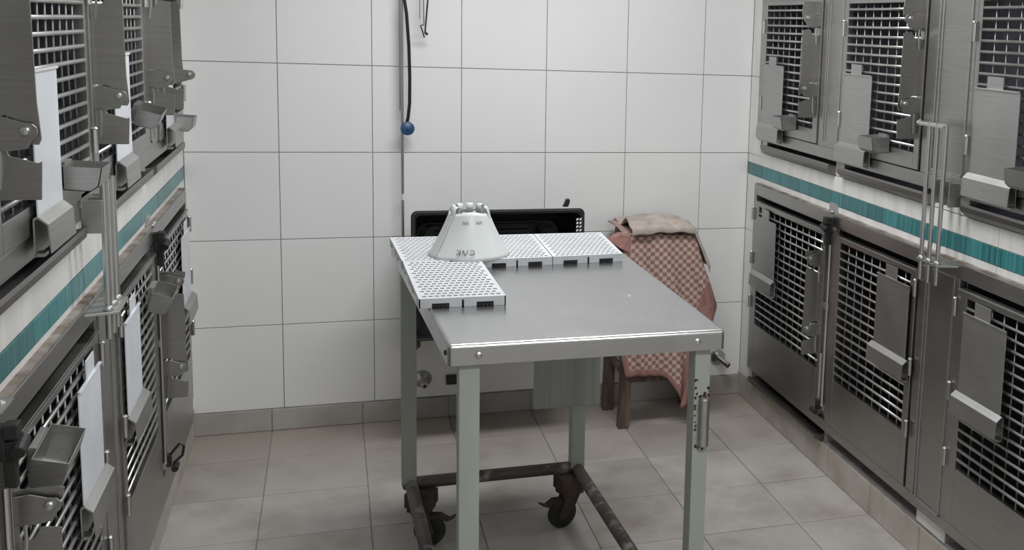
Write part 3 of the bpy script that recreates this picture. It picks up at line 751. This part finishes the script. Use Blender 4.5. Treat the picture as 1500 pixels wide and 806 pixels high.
loft(bm, [rr(x0, x1, z0, z1, .02, yf), rr(x0 + .012, x1 - .012, z0 + .012, z1 - .012, .02, yf), rr(x0 + .016, x1 - .016, z0 + .016, z1 - .016, .03, yf + .03),
          rr(x0 + .03, x1 - .06, z0 + .03, z1 - .075, .04, yf + .20), rr(x0 + .06, x1 - .11, z0 + .06, z1 - .088, .04, yf + .22),
          rr(x0 + .07, x1 - .12, z0 + .07, z1 - .10, .03, ybk - .035)])
loft(bm, [rr(x0, x1, z0, z1, .02, yf), rr(x0 - .004, x1 + .004, z0 - .004, z1 + .004, .022, yf + .004), rr(x0, x1, z0, z1 - .012, .02, yf + .05), rr(x0 + .03, x1 - .03, z0 + .03, z1 - .085, .05, ybk)])
obj('shell', bm, M_black, cr, (1.085, -.25, .445))
for k, (zz, dx) in enumerate(((.800, .0), (.782, .02), (.762, .03), (.70, .05))):
    bm = B(); box(bm, x0 + .085 + dx, x1 - .13 - dx, ybk - .055 - k * .002, ybk - .034, zz, zz + .007); obj('rib', bm, M_rib, cr, (1.08, ybk, zz), bevel=.002)
for k_, (lp_) in enumerate((rr(x0 + .032, x1 - .062, z0 + .032, z1 - .077, .04, yf + .195), rr(x0 + .064, x1 - .114, z0 + .064, z1 - .092, .04, yf + .222), rr(x0 + .003, x1 - .003, z0 + .003, z1 - .003, .02, yf - .001))):
    bm = B(); tube(bm, lp_ + [lp_[0]], .0022, 6); obj('edge_highlight', bm, M_rib, cr, (1.08, yf + .2, z1 - .1), smooth=True)  # lighter tubes along the shell's edges stand in for highlights
bm = B()
for c in range(2):
    for k in range(8): 
        xx = x1 - .028 + c * .012; z = .60 + k * .036
        prism(bm, [Vector(p) for p in ((xx, yf - .0012, .875 - k * .014), (xx + .008, yf - .0012, .879 - k * .014), (xx + .008, yf - .0012, .886 - k * .014), (xx, yf - .0012, .882 - k * .014))], (0, .001, 0))
obj('vent_slot', bm, M_white, cr, (x1, yf, .8), label='two rows of light vent slots')['kind'] = 'stuff'
bm = B(); prism(bm, [Vector(p) for p in ((1.325, -.36, .918), (1.345, -.36, .918), (1.352, -.36, .938), (1.350, -.36, .948), (1.338, -.36, .948), (1.332, -.36, .934))], (0, .02, 0)); obj('catch', bm, M_black, cr, (1.335, -.35, .92), bevel=.002)
bm = B(); box(bm, x1 - .012, x1 + .006, yf + .02, yf + .10, .62, .70); obj('catch', bm, M_black, cr, (x1, yf, .65), bevel=.002)
# wooden brackets carrying it
for i, (xx, lb) in enumerate(((.772, 'brown wooden wall bracket under the left end of the black crate'), (1.36, 'brown wooden wall bracket under the right end of the black crate, behind the table'))):
    bm = B(); prism(bm, [Vector(p) for p in ((xx, -.40, .438), (xx, -.40, .415), (xx, -.36, .40), (xx, -.02, .28), (xx, -.006, .28), (xx, -.006, .438))], (.03, 0, 0))
    tag(obj('wooden_bracket', bm, M_wood, None, (xx, -.01, .28), bevel=.003), lb, 'bracket', 'brackets under the crate')

# ------------------------------------------------------------------ stool, towel, cloth
st = thing('wooden_stool', 'dark worn wooden stool standing against the back wall under the checked towel', 'stool', (1.70, -.19, 0))
for (xt, yt, xb, yb_) in ((1.625, -.285, 1.594, -.300), (1.842, -.285, 1.905, -.300), (1.60, -.10, 1.585, -.07), (1.842, -.10, 1.925, -.07)):
    bm = B(); h = .021
    a = [bm.verts.new((xb + sx * h, yb_ + sy * h, 0)) for sx, sy in ((-1, -1), (1, -1), (1, 1), (-1, 1))]; b = [bm.verts.new((xt + sx * h, yt + sy * h, .755)) for sx, sy in ((-1, -1), (1, -1), (1, 1), (-1, 1))]
    for k in range(4): bm.faces.new((a[k], a[(k + 1) % 4], b[(k + 1) % 4], b[k]))
    bm.faces.new(a); bm.faces.new(b); obj('leg', bm, M_wood, st, (xb, yb_, 0), bevel=.003)
bm = B(); box(bm, 1.602, 1.86, -.318, -.06, .755, .782); obj('seat', bm, M_wood, st, (1.72, -.19, .755), bevel=.005)
for a, b in (((1.60, -.295, .20), (1.885, -.295, .20)), ((1.59, -.085, .26), (1.895, -.085, .26))):
    bm = B(); box(bm, a[0], b[0], a[1] - .010, a[1] + .010, a[2] - .014, a[2] + .014); obj('stretcher', bm, M_wood, st, a, bevel=.002)
for x in (1.592, 1.892):
    bm = B(); box(bm, x - .010, x + .010, -.28, -.09, .22, .246); obj('stretcher', bm, M_wood, st, (x, -.2, .23), bevel=.002)
def interp(tab, t):
    for (a, va), (b, vb) in zip(tab, tab[1:]):
        if t <= b: return va + (vb - va) * (t - a) / (b - a) if b > a else vb
    return tab[-1][1]
# front drop: columns u (0..1 left->right), rows v (0 at top front edge .. 1 at the hem)
hem = [(0, .215), (.22, .225), (.34, .22), (.52, .205), (.66, .15), (.74, .115), (.86, .075), (.90, .16), (.94, .36), (1, .485)]
leftx = [(0, 1.575), (.3, 1.562), (.6, 1.553), (.8, 1.57), (1, 1.600)]
def fx(u, z):
    t = (.80 - z) / .60
    l = interp(leftx, max(0, min(1, t)))
    rt = interp([(0, 1.865), (.18, 1.895), (.35, 1.935), (.5, 1.965), (1.2, 1.90)], max(0, t))
    return l + (rt - l) * u
bm = B(); uvl = bm.loops.layers.uv.new('UVMap'); bl = bm.verts.layers.float.new('border'); NU, NV, NT = 54, 56, 18; G = []; UVs = {}
for j in range(NT + NV + 1):
    row = []
    for i in range(NU + 1):
        u = i / NU
        if j < NT:     # over the seat from the back
            t = j / NT; y = -.05 - .28 * t; z = .806 + .006 * math.sin(u * 9 + t * 4) - .02 * max(0, (t - .85) / .15) ** 2; x = fx(u, .80); vv = -.28 * (1 - t)
        else:
            t = (j - NT) / NV; hz = interp(hem, u); z = .79 - (.79 - hz) * t; x = fx(u, z) if u < .84 or z > .5 else fx(u, z)
            if u > .84:   # right part hangs as a loose corner; pull the low end in
                x = fx(u, z) - max(0, .36 - z) * .25 * (u - .3)
            d = .79 - z
            y = -.336 + .010 * math.sin(u * 17 + z * 3) * min(1, d * 5) + .006 * math.sin(u * 41 + z * 9) * min(1, d * 4) - .03 * d * (u ** 2)
            vv = d
        v = bm.verts.new((x, y, z)); row.append(v); UVs[v] = ((x - 1.57) / .0165, vv / .0165)
        edge = min(u, 1 - u) * .33; hd = (1 - (j - NT) / NV) * .55 if j >= NT else 1
        brd = 1.0 if (u < .07 and z < .66) or (z < .60 and x > 1.80 + (z - .1) * .22) or (hd < .02) else 0.0
        v[bl] = brd
    G.append(row)
for j in range(len(G) - 1):
    for i in range(NU):
        f = bm.faces.new((G[j][i], G[j][i + 1], G[j + 1][i + 1], G[j + 1][i]))
        for lp in f.loops: lp[uvl].uv = UVs[lp.vert]
tw = obj('checked_towel', bm, M_towel, None, (1.72, -.33, .5))
for p in tw.data.polygons: p.use_smooth = True
s = tw.modifiers.new('t', 'SOLIDIFY'); s.thickness = .005
tag(tw, 'pink and cream checked towel draped over the wooden stool', 'towel')
# crumpled corner at the left
bm = B(); prism(bm, [Vector(p) for p in ((1.515, -.33, .770), (1.535, -.335, .79), (1.56, -.34, .802), (1.60, -.34, .80), (1.60, -.34, .72), (1.56, -.34, .745))], (0, .06, 0))
obj('towel_corner', bm, M_hem, tw, (1.55, -.33, .77), bevel=.006, label='plain pink corner sticking out')
# second cloth, beige, bunched over the top and down the right side
bm = B(); G = []; NU, NV = 40, 26
for j in range(NV + 1):
    row = []
    for i in range(NU + 1):
        u, v = i / NU, j / NV
        x = 1.60 + u * .32; y = -.352 + v * .30
        crest = .028 * math.exp(-((v - .35 - .2 * u) / .22) ** 2) * (1 - .5 * u) + .009 * math.sin(u * 9 + v * 7) * math.sin(v * PI) + .003 * math.sin(u * 23 - v * 13)
        z = .812 + crest + .014 * math.sin(PI * u)
        if v < .12: z -= (.12 - v) * .16; y = -.350 - .002 * math.sin(u * 12)
        if u > .80: z -= (u - .80) * .75; x = 1.60 + .80 * .32 + (u - .80) * .35
        row.append(bm.verts.new((x, y, z)))
    G.append(row)
for j in range(NV):
    for i in range(NU): bm.faces.new((G[j][i], G[j][i + 1], G[j + 1][i + 1], G[j + 1][i]))
cl = obj('beige_cloth', bm, M_beige, None, (1.75, -.2, .81))
for p in cl.data.polygons: p.use_smooth = True
s = cl.modifiers.new('t', 'SOLIDIFY'); s.thickness = .005; s.offset = 1
tag(cl, 'crumpled beige cloth lying on top of the checked towel', 'cloth')

# ------------------------------------------------------------------ wall pipe, hose, hanging clamp, taps, socket
wp = thing('wall_pipe', 'thin vertical metal pipe with a looped black hose, in front of the back wall', 'pipe', (.77, -.05, .45))
bm = B(); cyl(bm, (.762, -.05, .45), (.7615, -.05, ZC), .0055, 10); obj('pipe', bm, M_brass, wp, (.762, -.05, .45), smooth=True)
bm = B(); cyl(bm, (.754, -.042, 1.25), (.7515, -.042, ZC), .0035, 8); obj('guide_wire', bm, M_rod, wp, (.754, -.05, 1.25), smooth=True)
bm = B(); tube(bm, [(.758, -.055, 1.78), (.766, -.058, 1.70), (.778, -.062, 1.62), (.786, -.064, 1.50), (.789, -.064, 1.38), (.788, -.064, 1.28), (.783, -.062, 1.23), (.776, -.058, 1.195)], .0062, 8); obj('hose', bm, M_cable, wp, (.78, -.06, 1.3), smooth=True, label='black hose')
bm = B(); lathe(bm, (.779, -.062, 1.183), (.1, -1, .1), [(.020, 0), (.026, .004), (.026, .010), (.020, .014), (.006, .016), (.005, .022), (.001, .023)], 22); obj('knob', bm, M_blue, wp, (.779, -.06, 1.183), smooth=True, label='round blue knob')
bm = B(); cyl(bm, (.765, -.05, .905), (.765, -.05, .928), .0085, 10); obj('clip', bm, M_white, wp, (.765, -.05, .905), label='white clip')
hc = thing('hanging_clamp', 'thin metal wire clamp hanging in front of the back wall, right of the black hose', 'clamp', (.845, -.06, 1.55))
bm = B(); tube(bm, [(.835, -.06, ZC - .004), (.839, -.06, 1.70), (.841, -.06, 1.575)], .0022, 6); obj('wire', bm, M_brass, hc)
bm = B(); tube(bm, [(.885, -.06, ZC - .004), (.858, -.06, 1.70), (.852, -.06, 1.63), (.845, -.06, 1.545)], .003, 6); obj('wire', bm, M_cable, hc)
bm = B(); tube(bm, [(.830, -.06, ZC - .004), (.826, -.06, 1.63), (.826, -.06, 1.60)], .0018, 6); obj('wire', bm, M_brass, hc)
bm = B(); tube(bm, [(.838, -.06, 1.578), (.829, -.06, 1.575), (.836, -.06, 1.555), (.843, -.06, 1.53)], .0026, 6); lathe(bm, (.851, -.064, 1.545), (0, 1, 0), [(.006, 0), (.006, .008)], 8); obj('jaw', bm, M_cable, hc)
def tap(x, z, label, spout):
    t = thing('wall_tap', label, 'tap', (x, -.004, z), 'taps low on the back wall')
    bm = B(); lathe(bm, (x, 0, z), (0, -1, 0), [(.036, 0), (.036, .004), (.026, .016), (.016, .026), (.012, .034)], 28); obj('escutcheon', bm, M_brass, t, smooth=True)
    e = Vector((x, -.028, z)); d = Vector(spout)
    bm = B(); cyl(bm, e - d * .004, e + d * .038, .014, 14, .011); cyl(bm, e + d * .038, e + d * .055, .0135, 14); obj('spout', bm, M_brass, t, smooth=True)
    bm = B(); cyl(bm, e + d * .0551, e + d * .056, .008, 10); obj('spout_hole', bm, M_black, t)
tap(.838, .165, 'round chrome wall tap left of the front left table leg', (.05, -.99, -.1))
tap(2.098, .172, 'chrome wall tap low in the right-hand back corner', (.52, -.76, -.38))
bm = B(); box(bm, .93, .985, -.014, -.0, .135, .175)
so = tag(obj('wall_socket', bm, M_black, None, (.957, 0, .155), bevel=.003), 'small black box on the back wall beside the front left table leg', 'socket')
# ceiling lamps (out of the frame)
for y in (-1.35, -3.9):
    xx = 1.22 if y > -2 else 1.2
    t = thing('ceiling_lamp', 'flat rectangular ceiling lamp above the %s' % ('table' if y > -2 else 'near end of the room'), 'lamp', (xx, y, ZC), 'ceiling lamps')
    bm = B(); box(bm, xx - .62, xx + .62, y - .15, y + .15, ZC - .03, ZC - .001); obj('housing', bm, M_white, t)
